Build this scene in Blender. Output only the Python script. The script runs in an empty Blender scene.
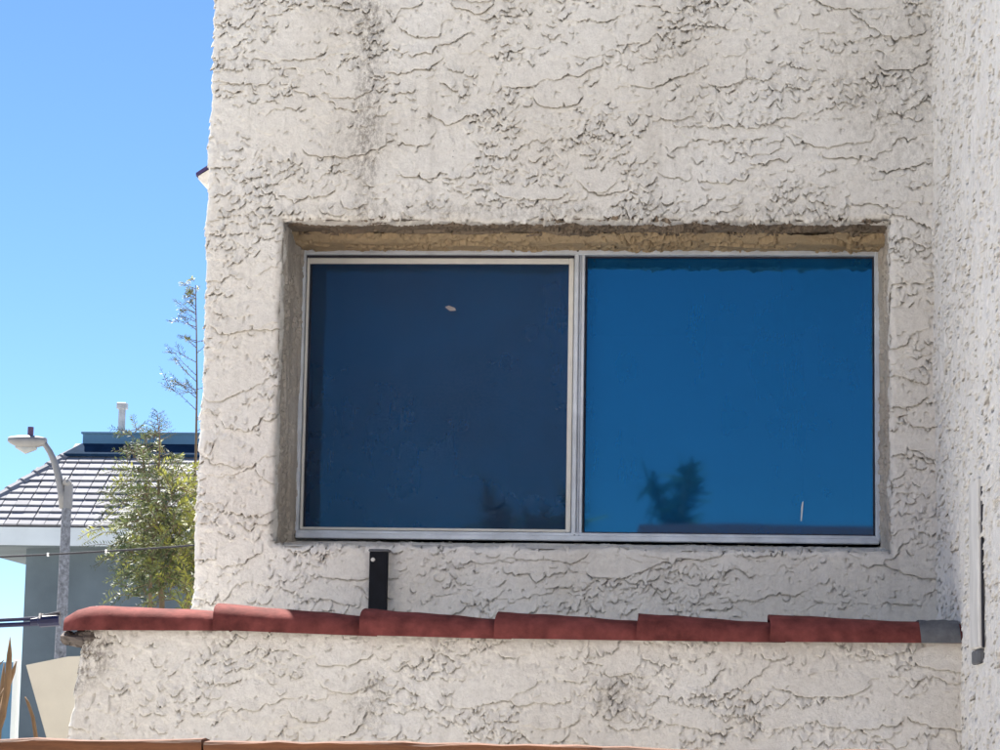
import bpy, math, random
import numpy as np
from mathutils import Vector, Matrix

rnd = random.Random(7)
sc = bpy.context.scene
C = sc.collection

# ------------------------------------------------------------------ camera
FPX, PITCH, YAW, ROLL = 2500.0, 0.1453, 0.0819, 0.0175      # focal length in units of 1/1000 picture width
CAM = Vector((1.0478, -6.055, 1.6864))
_fw = Vector((-math.sin(YAW)*math.cos(PITCH), math.cos(YAW)*math.cos(PITCH), math.sin(PITCH)))
_rt0 = Vector((math.cos(YAW), math.sin(YAW), 0)); _up0 = _rt0.cross(_fw)
_rt = math.cos(ROLL)*_rt0 + math.sin(ROLL)*_up0
_up = -math.sin(ROLL)*_rt0 + math.cos(ROLL)*_up0
cd = bpy.data.cameras.new('camera'); cam = bpy.data.objects.new('camera', cd); C.objects.link(cam)
cd.sensor_width = 36.0; cd.lens = 36.0*FPX/1000.0; cd.clip_start = 0.05; cd.clip_end = 3000
cam.matrix_world = Matrix(((_rt.x, _up.x, -_fw.x, CAM.x), (_rt.y, _up.y, -_fw.y, CAM.y), (_rt.z, _up.z, -_fw.z, CAM.z), (0, 0, 0, 1)))
sc.camera = cam

# ------------------------------------------------------------------ sky, sun, exposure
SUN_EL, SUN_AZ = math.radians(54), math.radians(-30)        # azimuth from +Y (behind the house), negative to the left
w = bpy.data.worlds.new('World'); sc.world = w; w.use_nodes = True
nt = w.node_tree; nt.nodes.clear()
sky = nt.nodes.new('ShaderNodeTexSky'); sky.sky_type = 'NISHITA'; sky.sun_disc = False
sky.sun_elevation = SUN_EL; sky.sun_rotation = SUN_AZ
sky.altitude = 2200; sky.air_density = 1.0; sky.dust_density = 0.0; sky.ozone_density = 9.5
bg = nt.nodes.new('ShaderNodeBackground'); bg.inputs['Strength'].default_value = 0.054
wo = nt.nodes.new('ShaderNodeOutputWorld')
nt.links.new(sky.outputs[0], bg.inputs[0]); nt.links.new(bg.outputs[0], wo.inputs[0])
sl = bpy.data.lights.new('sun', 'SUN'); sl.energy = 5.0; sl.angle = math.radians(0.5); sl.color = (1.0, 0.955, 0.89)
so = bpy.data.objects.new('sun', sl); C.objects.link(so)
sdir = Vector((math.sin(SUN_AZ)*math.cos(SUN_EL), math.cos(SUN_AZ)*math.cos(SUN_EL), math.sin(SUN_EL)))
so.rotation_euler = sdir.to_track_quat('Z', 'Y').to_euler(); so.location = (0, 0, 30)
vs = sc.view_settings
vs.view_transform = 'Standard'; vs.look = 'None'; vs.gamma = 1.0; vs.use_curve_mapping = False
vs.exposure = 1.72
sc.render.engine = 'CYCLES'
sc.cycles.use_denoising = True
sc.cycles.max_bounces = 8; sc.cycles.diffuse_bounces = 4; sc.cycles.transparent_max_bounces = 16

# ------------------------------------------------------------------ helpers
def at(px, py, Y):
    """the place at depth Y that the photograph shows at (px, py)"""
    d = _fw + _rt*((px-500)/FPX) + _up*((375-py)/FPX)
    return CAM + d*((Y-CAM.y)/d.y)
def atz(px, py, z):
    d = _fw + _rt*((px-500)/FPX) + _up*((375-py)/FPX)
    return CAM + d*((z-CAM.z)/d.z)

MATS = {}
def nodes(name):
    m = bpy.data.materials.new(name); m.use_nodes = True
    t = m.node_tree; b = t.nodes['Principled BSDF']; MATS[name] = m
    return m, t, b
def nn(t, kind, **kw):
    n = t.nodes.new(kind)
    for k, v in kw.items():
        if k in n.inputs: n.inputs[k].default_value = v
        else: setattr(n, k, v)
    return n
def noise(t, vec, scale, detail=4, rough=0.55):
    n = nn(t, 'ShaderNodeTexNoise', Scale=scale, Detail=detail, Roughness=rough)
    t.links.new(vec, n.inputs['Vector']); return n.outputs['Fac']
def ramp(t, fac, a, b, lo=0.0, hi=1.0):
    n = nn(t, 'ShaderNodeMapRange'); n.clamp = True
    n.inputs[1].default_value = a; n.inputs[2].default_value = b; n.inputs[3].default_value = lo; n.inputs[4].default_value = hi
    t.links.new(fac, n.inputs[0]); return n.outputs[0]
def mixc(t, fac, c1, c2, blend='MIX'):
    n = nn(t, 'ShaderNodeMix', data_type='RGBA', blend_type=blend)
    if isinstance(fac, (int, float)): n.inputs[0].default_value = fac
    else: t.links.new(fac, n.inputs[0])
    for i, c in ((6, c1), (7, c2)):
        if isinstance(c, tuple): n.inputs[i].default_value = (*c, 1)
        else: t.links.new(c, n.inputs[i])
    return n.outputs[2]
def math_(t, op, a, b):
    n = nn(t, 'ShaderNodeMath', operation=op)
    for i, c in enumerate((a, b)):
        if isinstance(c, (int, float)): n.inputs[i].default_value = c
        else: t.links.new(c, n.inputs[i])
    return n.outputs[0]
def mapping(t, scale=(1, 1, 1), loc=(0, 0, 0)):
    tc = nn(t, 'ShaderNodeTexCoord'); mp = nn(t, 'ShaderNodeMapping')
    mp.inputs['Scale'].default_value = scale; mp.inputs['Location'].default_value = loc
    t.links.new(tc.outputs['Object'], mp.inputs['Vector']); return mp.outputs[0]
def bump(t, b, h, strength, dist):
    n = nn(t, 'ShaderNodeBump', Strength=strength, Distance=dist)
    t.links.new(h, n.inputs['Height']); t.links.new(n.outputs[0], b.inputs['Normal'])

def simple(name, col, rough=0.6, metal=0.0, var=0.25, scale=8.0, bscale=60.0, bstr=0.2, bdist=0.003, stretch=(1, 1, 1), spec=0.4, perobj=0.0):
    m, t, b = nodes(name)
    v = mapping(t, stretch)
    dark = tuple(c*(1-var) for c in col); lite = tuple(min(1, c*(1+var)) for c in col)
    c = mixc(t, ramp(t, noise(t, v, scale, 6, 0.6), 0.3, 0.7), dark, lite)
    if perobj:
        oi = nn(t, 'ShaderNodeObjectInfo')
        f = ramp(t, oi.outputs['Random'], 0, 1, 1-perobj, 1+perobj)
        hs = nn(t, 'ShaderNodeHueSaturation'); t.links.new(c, hs.inputs['Color']); t.links.new(f, hs.inputs['Value']); c = hs.outputs[0]
    t.links.new(c, b.inputs['Base Color'])
    b.inputs['Roughness'].default_value = rough; b.inputs['Metallic'].default_value = metal
    b.inputs['Specular IOR Level'].default_value = spec
    bump(t, b, noise(t, v, bscale, 4, 0.6), bstr, bdist)
    return m

def stucco_mat(name, light, dark, stains=(), dirt=(0.20, 0.17, 0.14)):
    m, t, b = nodes(name)
    v = mapping(t)
    c = mixc(t, ramp(t, noise(t, v, 2.3, 5, 0.6), 0.35, 0.65), dark, light)
    # fine mottling and pits
    c = mixc(t, ramp(t, noise(t, v, 60, 5, 0.7), 0.40, 0.80, 0.0, 0.28), c, dirt)
    sp = nn(t, 'ShaderNodeTexVoronoi', Scale=55.0); t.links.new(v, sp.inputs['Vector'])
    spm = math_(t, 'MULTIPLY', ramp(t, sp.outputs['Distance'], 0.10, 0.05), ramp(t, noise(t, v, 9, 3), 0.56, 0.66))
    c = mixc(t, math_(t, 'MULTIPLY', spm, 0.75), c, (0.06, 0.05, 0.045))
    # streaks of grime that ran down the wall
    vst = mapping(t, (9, 9, 0.55))
    st = ramp(t, noise(t, vst, 1.0, 6, 0.65), 0.56, 0.80, 0, 0.38)
    c = mixc(t, st, c, dirt)
    brk = ramp(t, noise(t, mapping(t, (75, 75, 48)), 1.0, 7, 0.85), 0.44, 0.60)
    for (cx, cz, rx, rz, amt) in stains:
        n = nn(t, 'ShaderNodeTexCoord'); s = nn(t, 'ShaderNodeSeparateXYZ'); t.links.new(n.outputs['Object'], s.inputs[0])
        dx = math_(t, 'DIVIDE', math_(t, 'SUBTRACT', s.outputs[0], cx), rx); dz = math_(t, 'DIVIDE', math_(t, 'SUBTRACT', s.outputs[2], cz), rz)
        r2 = math_(t, 'ADD', math_(t, 'MULTIPLY', dx, dx), math_(t, 'MULTIPLY', dz, dz))
        mk = ramp(t, r2, 1.0, 0.0)
        mk = math_(t, 'MULTIPLY', math_(t, 'MULTIPLY', mk, amt), brk)
        c = mixc(t, mk, c, (0.10, 0.075, 0.055))
    t.links.new(c, b.inputs['Base Color'])
    b.inputs['Roughness'].default_value = 0.9; b.inputs['Specular IOR Level'].default_value = 0.2
    bump(t, b, noise(t, v, 190, 6, 0.7), 0.8, 0.003)
    return m

def obj(name, me, mat, parent=None, label=None):
    o = bpy.data.objects.new(name, me); C.objects.link(o)
    if mat is not None and not me.materials: me.materials.append(mat)
    if parent is not None:
        o.parent = parent; o.matrix_parent_inverse = Matrix.Translation(-WORLD[parent])
        WORLD[o] = WORLD[parent]*0 if False else Vector((0, 0, 0))
    else:
        WORLD[o] = Vector((0, 0, 0))
    if label: o['label'] = label
    return o
WORLD = {}
def thing(name, label, cat, loc, group=None):
    o = bpy.data.objects.new(name, None); C.objects.link(o)
    o.location = loc; WORLD[o] = Vector(loc); o.empty_display_size = 0.2
    o['label'] = label; o['category'] = cat
    if group: o['group'] = group
    return o
def tag(o, label, cat, group=None):
    o['label'] = label; o['category'] = cat
    if group: o['group'] = group
    return o

class MB:
    def __init__(s): s.v = []; s.f = []
    def add(s, vs_, fs_):
        k = len(s.v); s.v += [tuple(p) for p in vs_]; s.f += [tuple(i+k for i in f) for f in fs_]
    def box(s, lo, hi, M=None, bev=0.0):
        x0, y0, z0 = lo; x1, y1, z1 = hi
        if bev <= 0:
            vs_ = [(x0, y0, z0), (x1, y0, z0), (x1, y1, z0), (x0, y1, z0), (x0, y0, z1), (x1, y0, z1), (x1, y1, z1), (x0, y1, z1)]
            fs_ = [(0, 3, 2, 1), (4, 5, 6, 7), (0, 1, 5, 4), (1, 2, 6, 5), (2, 3, 7, 6), (3, 0, 4, 7)]
        else:
            vs_ = []; fs_ = []
            e = bev
            # chamfered box: three scaled shells hull
            for sx in (0, 1):
                for sy in (0, 1):
                    for sz in (0, 1):
                        X = (x0, x1)[sx]; Y = (y0, y1)[sy]; Z = (z0, z1)[sz]
                        ix = e*(1-2*sx); iy = e*(1-2*sy); iz = e*(1-2*sz)
                        vs_ += [(X, Y+iy, Z+iz), (X+ix, Y, Z+iz), (X+ix, Y+iy, Z)]
            def V(sx, sy, sz, k): return ((sx*2+sy)*2+sz)*3+k
            for s_ in (0, 1):
                q = [V(s_, 0, 0, 0), V(s_, 1, 0, 0), V(s_, 1, 1, 0), V(s_, 0, 1, 0)]; fs_.append(q if s_ else q[::-1])
                q = [V(0, s_, 0, 1), V(0, s_, 1, 1), V(1, s_, 1, 1), V(1, s_, 0, 1)]; fs_.append(q if s_ else q[::-1])
                q = [V(0, 0, s_, 2), V(1, 0, s_, 2), V(1, 1, s_, 2), V(0, 1, s_, 2)]; fs_.append(q if s_ else q[::-1])
            for a in (0, 1):
                for b_ in (0, 1):
                    fs_.append([V(0, a, b_, 1), V(1, a, b_, 1), V(1, a, b_, 2), V(0, a, b_, 2)][::(1 if a != b_ else -1)])
                    fs_.append([V(a, 0, b_, 0), V(a, 1, b_, 0), V(a, 1, b_, 2), V(a, 0, b_, 2)][::(-1 if a != b_ else 1)])
                    fs_.append([V(a, b_, 0, 0), V(a, b_, 1, 0), V(a, b_, 1, 1), V(a, b_, 0, 1)][::(1 if a != b_ else -1)])
            for a in (0, 1):
                for b_ in (0, 1):
                    for c in (0, 1):
                        q = [V(a, b_, c, 0), V(a, b_, c, 1), V(a, b_, c, 2)]
                        fs_.append(q if (a+b_+c) % 2 else q[::-1])
        if M is not None: vs_ = [M @ Vector(p) for p in vs_]
        s.add(vs_, fs_); return s
    def tube(s, pts, rad, n=8, cap=True):
        pts = [Vector(p) for p in pts]
        rads = rad if isinstance(rad, (list, tuple)) else [rad]*len(pts)
        vs_ = []; ref = Vector((0.13, 0.21, 1.0)).normalized()
        for i, p in enumerate(pts):
            d = (pts[min(i+1, len(pts)-1)]-pts[max(i-1, 0)]).normalized()
            a = d.cross(ref)
            if a.length < 0.1: a = d.cross(Vector((1, 0, 0)))
            a.normalize(); b_ = a.cross(d)
            for k in range(n):
                th = 2*math.pi*k/n
                vs_.append(p+(a*math.cos(th)+b_*math.sin(th))*rads[i])
        fs_ = []
        for i in range(len(pts)-1):
            for k in range(n):
                fs_.append((i*n+k, i*n+(k+1) % n, (i+1)*n+(k+1) % n, (i+1)*n+k))
        if cap:
            fs_.append(tuple(range(n))[::-1]); fs_.append(tuple((len(pts)-1)*n+k for k in range(n)))
        s.add(vs_, fs_); return s
    def mesh(s, name, smooth=False):
        me = bpy.data.meshes.new(name); me.from_pydata(s.v, [], s.f); me.update()
        if smooth:
            me.polygons.foreach_set('use_smooth', [True]*len(me.polygons))
        return me
    def build(s, name, mat, parent=None, smooth=False, label=None):
        return obj(name, s.mesh(name, smooth), mat, parent, label)

def grid_mesh(name, P, keep=None, smooth=True):
    """P: (nz, nx, 3) points; keep: (nz-1, nx-1) mask of faces"""
    nz, nx = P.shape[:2]
    idx = np.arange(nz*nx).reshape(nz, nx)
    q = np.stack([idx[:-1, :-1], idx[:-1, 1:], idx[1:, 1:], idx[1:, :-1]], -1).reshape(-1, 4)
    if keep is not None: q = q[keep.reshape(-1)]
    used = np.zeros(nz*nx, bool); used[q.ravel()] = True
    remap = np.cumsum(used)-1
    v = P.reshape(-1, 3)[used]; q = remap[q]
    me = bpy.data.meshes.new(name)
    me.vertices.add(len(v)); me.vertices.foreach_set('co', v.astype(np.float32).ravel())
    me.loops.add(q.size); me.loops.foreach_set('vertex_index', q.astype(np.int32).ravel())
    me.polygons.add(len(q)); me.polygons.foreach_set('loop_start', np.arange(0, q.size, 4, dtype=np.int32))
    me.polygons.foreach_set('use_smooth', np.full(len(q), smooth))
    me.update(calc_edges=True); me.validate()
    return me

# numpy gradient noise
def perlin(x, y, seed):
    r = np.random.RandomState(seed); perm = r.permutation(512); perm = np.concatenate([perm, perm])
    ang = r.rand(512)*2*np.pi; gx, gy = np.cos(ang), np.sin(ang)
    xi = np.floor(x).astype(np.int64); yi = np.floor(y).astype(np.int64)
    xf = x-xi; yf = y-yi; xi &= 511; yi &= 511
    u = xf*xf*xf*(xf*(xf*6-15)+10); v = yf*yf*yf*(yf*(yf*6-15)+10)
    def g(ax, ay, dx, dy):
        h = perm[(perm[ax & 511]+ay) & 1023]; return gx[h]*dx+gy[h]*dy
    a = g(xi, yi, xf, yf); b = g(xi+1, yi, xf-1, yf); c = g(xi, yi+1, xf, yf-1); d = g(xi+1, yi+1, xf-1, yf-1)
    return (a+(b-a)*u+(c-a)*v+(a-b-c+d)*u*v)*1.5
def fbm(x, y, seed, octs=3):
    s = 0; a = 1.0; f = 1.0
    for i in range(octs):
        s = s+a*perlin(x*f+7.3*i, y*f+3.1*i, seed+i); a *= 0.5; f *= 2.03
    return s
def sstep(a, b, x):
    t = np.clip((x-a)/(b-a), 0, 1); return t*t*(3-2*t)

def stucco_field(u, z, seed, density=340, rough=1.0, ang=0.0, big=1.0):
    """skip-trowelled plaster: ragged rough ground with flat plates dragged over it, thick at the lower lip"""
    U, Z = np.meshgrid(u, z); res = u[1]-u[0]; rz = z[1]-z[0]
    r = np.random.RandomState(seed)
    low = 0.004*fbm(U*1.7, Z*1.7, seed, 2)
    calm = sstep(-0.25, 0.45, fbm(U*4.5, Z*6, seed+11, 2))
    H = 0.0030*rough*fbm(U*60, Z*60, seed+20, 3)*(0.35+0.9*calm)
    rag = fbm(U*38, Z*44, seed+50, 2)
    H = H+0.0030*rough*calm*sstep(0.05, 0.20, rag)          # crumbs
    wx = 0.018*fbm(U*14, Z*14, seed+30, 3)+0.006*perlin(U*70, Z*70, seed+33)
    wz = 0.013*fbm(U*13+9, Z*13, seed+40, 3)+0.005*perlin(U*62+5, Z*62, seed+43)
    area = (u[-1]-u[0])*(z[-1]-z[0]); n = int(density*area)
    for i in range(n):
        cu = r.uniform(u[0], u[-1]); cz = r.uniform(z[0], z[-1])
        kind = r.rand()
        if kind < 0.13*big: a = r.uniform(0.06, 0.13); b = r.uniform(0.018, 0.040); th = 0.0050
        elif kind < 0.5: a = r.uniform(0.022, 0.060); b = r.uniform(0.010, 0.024); th = 0.0050
        else: a = r.uniform(0.008, 0.024); b = r.uniform(0.005, 0.012); th = 0.0046
        t = r.normal(0.05, 0.30)+ang
        if r.rand() < 0.12: t += r.uniform(-1.2, 1.2)
        th *= (r.uniform(1.3, 2.0) if r.rand() < 0.14 else r.uniform(0.30, 1.05))
        m = a+0.035
        i0 = max(0, int((cz-m-z[0])/rz)); i1 = min(len(z), int((cz+m-z[0])/rz)+1)
        j0 = max(0, int((cu-m-u[0])/res)); j1 = min(len(u), int((cu+m-u[0])/res)+1)
        if i1-i0 < 2 or j1-j0 < 2: continue
        S = np.s_[i0:i1, j0:j1]
        du = U[S]-cu+wx[S]; dz = Z[S]-cz+wz[S]
        p = (du*math.cos(t)+dz*math.sin(t))/a; q = (-du*math.sin(t)+dz*math.cos(t))/b
        ins = 1-np.abs(p)**2.6-np.abs(q)**2.0
        lip = 0.20+0.80*np.clip(0.5-0.5*q, 0, 1)**1.3        # wedge: thin on top, thick at the bottom edge
        hp = th*lip*sstep(0.0, 0.05, ins)
        Hs = H[S]
        flat = hp+0.22*Hs
        H[S] = np.where(ins > 0, np.maximum(flat, Hs*0.8), Hs)
    # worn zones where the coat was rubbed down
    H = H*(0.55+0.45*sstep(-0.30, 0.20, fbm(U*3.1+4, Z*4.6, seed+71, 3)))
    # small torn crumbs in the rough zones
    for i in range(int(3700*area)):
        cu = r.uniform(u[0], u[-1]); cz = r.uniform(z[0], z[-1])
        jc = min(len(u)-1, int((cu-u[0])/res)); ic = min(len(z)-1, int((cz-z[0])/rz))
        if r.rand() > calm[ic, jc]*0.80+0.11: continue
        a = r.uniform(0.005, 0.014); b = r.uniform(0.003, 0.0065); t = r.normal(0.1, 0.7)+ang; th = r.uniform(0.0018, 0.0052)
        m = a+0.012
        i0 = max(0, int((cz-m-z[0])/rz)); i1 = min(len(z), int((cz+m-z[0])/rz)+1)
        j0 = max(0, int((cu-m-u[0])/res)); j1 = min(len(u), int((cu+m-u[0])/res)+1)
        if i1-i0 < 2 or j1-j0 < 2: continue
        S = np.s_[i0:i1, j0:j1]
        du = U[S]-cu+wx[S]*0.4; dz = Z[S]-cz+wz[S]*0.4
        p = (du*math.cos(t)+dz*math.sin(t))/a; q = (-du*math.sin(t)+dz*math.cos(t))/b
        ins = 1-p*p-q*q
        H[S] = np.where(ins > 0, H[S]+th*(0.2+0.8*np.clip(0.5-0.5*q, 0, 1))*sstep(0, 0.25, ins), H[S])
    # a few broad late trowel passes, smooth with a bold lower lip
    for i in range(int(30*area*big)):
        cu = r.uniform(u[0], u[-1]); cz = r.uniform(z[0], z[-1]); a = r.uniform(0.045, 0.115); b = r.uniform(0.016, 0.036); t = r.normal(0.04, 0.16)+ang; th = r.uniform(0.0040, 0.0075)
        m = a+0.04
        i0 = max(0, int((cz-m-z[0])/rz)); i1 = min(len(z), int((cz+m-z[0])/rz)+1)
        j0 = max(0, int((cu-m-u[0])/res)); j1 = min(len(u), int((cu+m-u[0])/res)+1)
        if i1-i0 < 2 or j1-j0 < 2: continue
        S = np.s_[i0:i1, j0:j1]
        du = U[S]-cu+wx[S]*0.8; dz = Z[S]-cz+wz[S]*0.55
        p = (du*math.cos(t)+dz*math.sin(t))/a; q = (-du*math.sin(t)+dz*math.cos(t))/b
        ins = 1-np.abs(p)**3-np.abs(q)**2.2; k = sstep(0.0, 0.05, ins)
        flat = th*(0.30+0.70*np.clip(0.5-0.5*q, 0, 1)**1.5)+0.05*H[S]
        H[S] = H[S]*(1-k)+np.maximum(flat, H[S]*0.30)*k
    # broken undercut below the thick lips
    up1 = np.roll(H, -1, 0); up2 = np.roll(H, -2, 0); up3 = np.roll(H, -3, 0)
    step = np.maximum(up1, up2)-H; wide = np.maximum(np.maximum(up1, up2), up3)-H
    H = H-0.012*sstep(0.0016, 0.0040, step)-0.010*sstep(0.0030, 0.0048, wide)
    H = H+0.0007*rough*perlin(U*170, Z*170, seed+81)
    pit = perlin(U*95, Z*95, seed+61)*0.6+0.4*perlin(U*30, Z*30, seed+62)
    H = H-0.006*sstep(0.42, 0.55, pit)*rough
    return H, low, U, Z
RES = 0.0026

# ------------------------------------------------------------------ materials
XL, XR, DREC, GAP = -0.1928, 1.608, 0.2927, 0.5648
M_wall = stucco_mat('stucco_wall', (0.82, 0.80, 0.75), (0.74, 0.705, 0.64),
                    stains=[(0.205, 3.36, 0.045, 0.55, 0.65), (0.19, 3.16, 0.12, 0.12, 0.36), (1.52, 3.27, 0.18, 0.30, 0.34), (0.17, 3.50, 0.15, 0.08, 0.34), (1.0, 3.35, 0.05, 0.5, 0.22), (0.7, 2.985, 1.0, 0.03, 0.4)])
M_side = stucco_mat('stucco_side', (0.84, 0.82, 0.775), (0.79, 0.765, 0.72))
M_para = stucco_mat('stucco_parapet', (0.82, 0.80, 0.75), (0.74, 0.705, 0.64),
                    stains=[(-0.33, 1.86, 0.09, 0.09, 1.0), (-0.36, 1.80, 0.05, 0.10, 0.9), (0.32, 1.76, 0.06, 0.08, 0.5), (0.87, 1.79, 0.07, 0.07, 0.5)])
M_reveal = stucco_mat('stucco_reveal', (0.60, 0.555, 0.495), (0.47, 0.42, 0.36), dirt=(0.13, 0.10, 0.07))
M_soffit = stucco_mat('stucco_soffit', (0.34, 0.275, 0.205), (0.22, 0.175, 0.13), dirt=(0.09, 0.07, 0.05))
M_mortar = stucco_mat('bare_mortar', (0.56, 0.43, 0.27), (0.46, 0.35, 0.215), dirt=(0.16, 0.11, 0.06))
M_alu = simple('weathered_aluminium', (0.62, 0.66, 0.71), 0.42, 0.12, 0.18, 14, 120, 0.1, 0.001, (1, 1, 1))
M_alulight = simple('screen_frame_paint', (0.72, 0.70, 0.64), 0.45, 0.0, 0.08, 20, 120, 0.08, 0.001)
M_gasket = simple('dark_gasket', (0.02, 0.018, 0.03), 0.6, 0, 0.2, 10)
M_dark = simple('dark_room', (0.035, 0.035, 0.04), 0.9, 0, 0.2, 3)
M_black = simple('black_painted_metal', (0.006, 0.007, 0.011), 0.5, 0.0, 0.4, 30, 150, 0.2, 0.001, spec=0.15)
M_tile = simple('terracotta_paint', (0.165, 0.046, 0.041), 0.85, 0, 0.42, 26, 140, 0.4, 0.002, (1, 1, 1), 0.12, 0.16)
M_tilegrey = simple('grey_mortar_patch', (0.13, 0.135, 0.145), 0.9, 0, 0.3, 30, 120, 0.5, 0.004)
M_rubble = stucco_mat('rubble', (0.30, 0.25, 0.21), (0.10, 0.085, 0.08))
M_wood = simple('weathered_redwood', (0.13, 0.048, 0.019), 0.75, 0, 0.45, 6, 30, 0.5, 0.004, (1.2, 22, 22))
M_roof = simple('grey_roof_tile', (0.265, 0.265, 0.285), 0.85, 0, 0.2, 1.5, 14, 0.3, 0.01, (1, 1, 1), 0.3, 0.16)
M_ridge = simple('blue_sheet_metal', (0.075, 0.165, 0.26), 0.85, 0.0, 0.15, 1.0, 8, 0.1, 0.01)
M_ridgeshade = simple('dark_blue_ridge_shade', (0.014, 0.035, 0.07), 0.95, 0, 0.3, 3, 20, 0.3, 0.01, spec=0.05)
M_fascia = simple('white_fascia', (0.62, 0.66, 0.66), 0.6, 0, 0.08, 1.2, 8, 0.1, 0.01)
M_nwall = simple('grey_plaster', (0.125, 0.155, 0.17), 0.9, 0, 0.14, 1.1, 9, 0.4, 0.02)
M_galv = simple('galvanised', (0.46, 0.45, 0.43), 0.5, 0.3, 0.2, 6, 30, 0.1, 0.003)
M_lamp = simple('lamp_paint', (0.25, 0.24, 0.23), 0.5, 0.1, 0.12, 5, 30, 0.1, 0.003)
M_conc = simple('speckled_concrete', (0.19, 0.195, 0.21), 0.9, 0, 0.55, 16, 40, 0.5, 0.01)
M_lens = simple('lamp_lens', (0.35, 0.35, 0.33), 0.25, 0, 0.1, 5)
M_photo = simple('photocell_plastic', (0.10, 0.05, 0.10), 0.4, 0, 0.1, 5)
M_cable = simple('cable_rubber', (0.012, 0.012, 0.02), 0.5, 0, 0.2, 20)
M_bluecable = simple('dark_blue_conduit', (0.012, 0.016, 0.06), 0.45, 0, 0.2, 20)
M_white = simple('white_plastic', (0.75, 0.75, 0.74), 0.5, 0, 0.05, 20)
M_board = simple('cream_board', (0.55, 0.52, 0.44), 0.8, 0, 0.08, 7, 60, 0.2, 0.002)
M_scrap = simple('grey_scrap', (0.30, 0.27, 0.26), 0.8, 0, 0.4, 60)
M_stem = simple('dry_stem', (0.17, 0.105, 0.055), 0.85, 0, 0.45, 24, 60, 0.5, 0.004, (1, 1, 0.3))
M_bark = simple('bark', (0.115, 0.085, 0.055), 0.9, 0, 0.4, 25, 50, 0.6, 0.006, (1, 1, 0.3))
M_ground = simple('pale_concrete', (0.42, 0.41, 0.38), 0.95, 0, 0.22, 0.5, 20, 0.3, 0.01)
M_batten = simple('weathered_batten', (0.68, 0.665, 0.63), 0.85, 0, 0.2, 20, 90, 0.4, 0.002, (1, 1, 0.3))
M_eave = simple('eave_sheet', (0.045, 0.03, 0.10), 0.5, 0.1, 0.2, 10)

def leaf_mat(name, c1, c2, trans=0.35):
    m, t, b = nodes(name)
    v = mapping(t)
    c = mixc(t, ramp(t, noise(t, v, 9, 3), 0.35, 0.65), c1, c2)
    t.links.new(c, b.inputs['Base Color']); b.inputs['Roughness'].default_value = 0.5
    tr = nn(t, 'ShaderNodeBsdfTranslucent'); t.links.new(c, tr.inputs['Color'])
    mx = nn(t, 'ShaderNodeMixShader'); mx.inputs[0].default_value = trans
    out = t.nodes['Material Output']
    t.links.new(b.outputs[0], mx.inputs[1]); t.links.new(tr.outputs[0], mx.inputs[2]); t.links.new(mx.outputs[0], out.inputs['Surface'])
    return m
M_leaf = leaf_mat('olive_leaf', (0.07, 0.105, 0.038), (0.21, 0.235, 0.09))
M_leafy = leaf_mat('yellow_leaf', (0.22, 0.24, 0.04), (0.36, 0.36, 0.07), 0.4)
M_leafd = leaf_mat('dark_leaf', (0.035, 0.055, 0.025), (0.07, 0.09, 0.035), 0.2)

def glass_mat(name, refl_tint, body):
    m, t, b = nodes(name)
    out = t.nodes['Material Output']; t.nodes.remove(b)
    v = mapping(t)
    gl = nn(t, 'ShaderNodeBsdfGlossy'); gl.inputs['Color'].default_value = (*refl_tint, 1)
    gl.inputs['Roughness'].default_value = 0.022
    tp = nn(t, 'ShaderNodeBsdfTransparent'); tp.inputs['Color'].default_value = (*body, 1)
    fr = nn(t, 'ShaderNodeFresnel', IOR=2.75)
    mx = nn(t, 'ShaderNodeMixShader'); t.links.new(fr.outputs[0], mx.inputs[0])
    t.links.new(tp.outputs[0], mx.inputs[1]); t.links.new(gl.outputs[0], mx.inputs[2])
    df = nn(t, 'ShaderNodeBsdfDiffuse'); df.inputs['Color'].default_value = (0.008, 0.118, 0.33, 1)  # part of the mirrored sky's blue is put into this diffuse colour
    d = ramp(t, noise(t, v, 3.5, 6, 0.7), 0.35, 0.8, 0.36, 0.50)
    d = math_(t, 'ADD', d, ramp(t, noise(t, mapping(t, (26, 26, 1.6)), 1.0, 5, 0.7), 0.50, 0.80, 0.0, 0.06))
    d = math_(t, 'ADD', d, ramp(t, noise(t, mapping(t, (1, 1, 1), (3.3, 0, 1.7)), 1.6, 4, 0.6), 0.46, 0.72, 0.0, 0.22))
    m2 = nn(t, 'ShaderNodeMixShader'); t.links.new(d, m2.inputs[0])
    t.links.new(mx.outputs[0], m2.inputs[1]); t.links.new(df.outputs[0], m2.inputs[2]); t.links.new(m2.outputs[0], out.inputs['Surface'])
    bn = nn(t, 'ShaderNodeBump', Strength=0.02, Distance=0.01); t.links.new(noise(t, v, 2.2, 2), bn.inputs['Height']); t.links.new(bn.outputs[0], gl.inputs['Normal'])
    return m
M_glass = glass_mat('sky_tinted_glass', (0.20, 0.72, 1.0), (0.25, 0.32, 0.40))
def screen_mat():
    m, t, b = nodes('insect_screen_mesh')
    out = t.nodes['Material Output']
    b.inputs['Base Color'].default_value = (0.018, 0.030, 0.062, 1); b.inputs['Roughness'].default_value = 0.7
    v = mapping(t)
    tp = nn(t, 'ShaderNodeBsdfTransparent')
    mx = nn(t, 'ShaderNodeMixShader'); t.links.new(ramp(t, noise(t, v, 4, 5), 0.3, 0.7, 0.40, 0.48), mx.inputs[0])
    t.links.new(tp.outputs[0], mx.inputs[1]); t.links.new(b.outputs[0], mx.inputs[2]); t.links.new(mx.outputs[0], out.inputs['Surface'])
    return m
M_screen = screen_mat()

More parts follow.
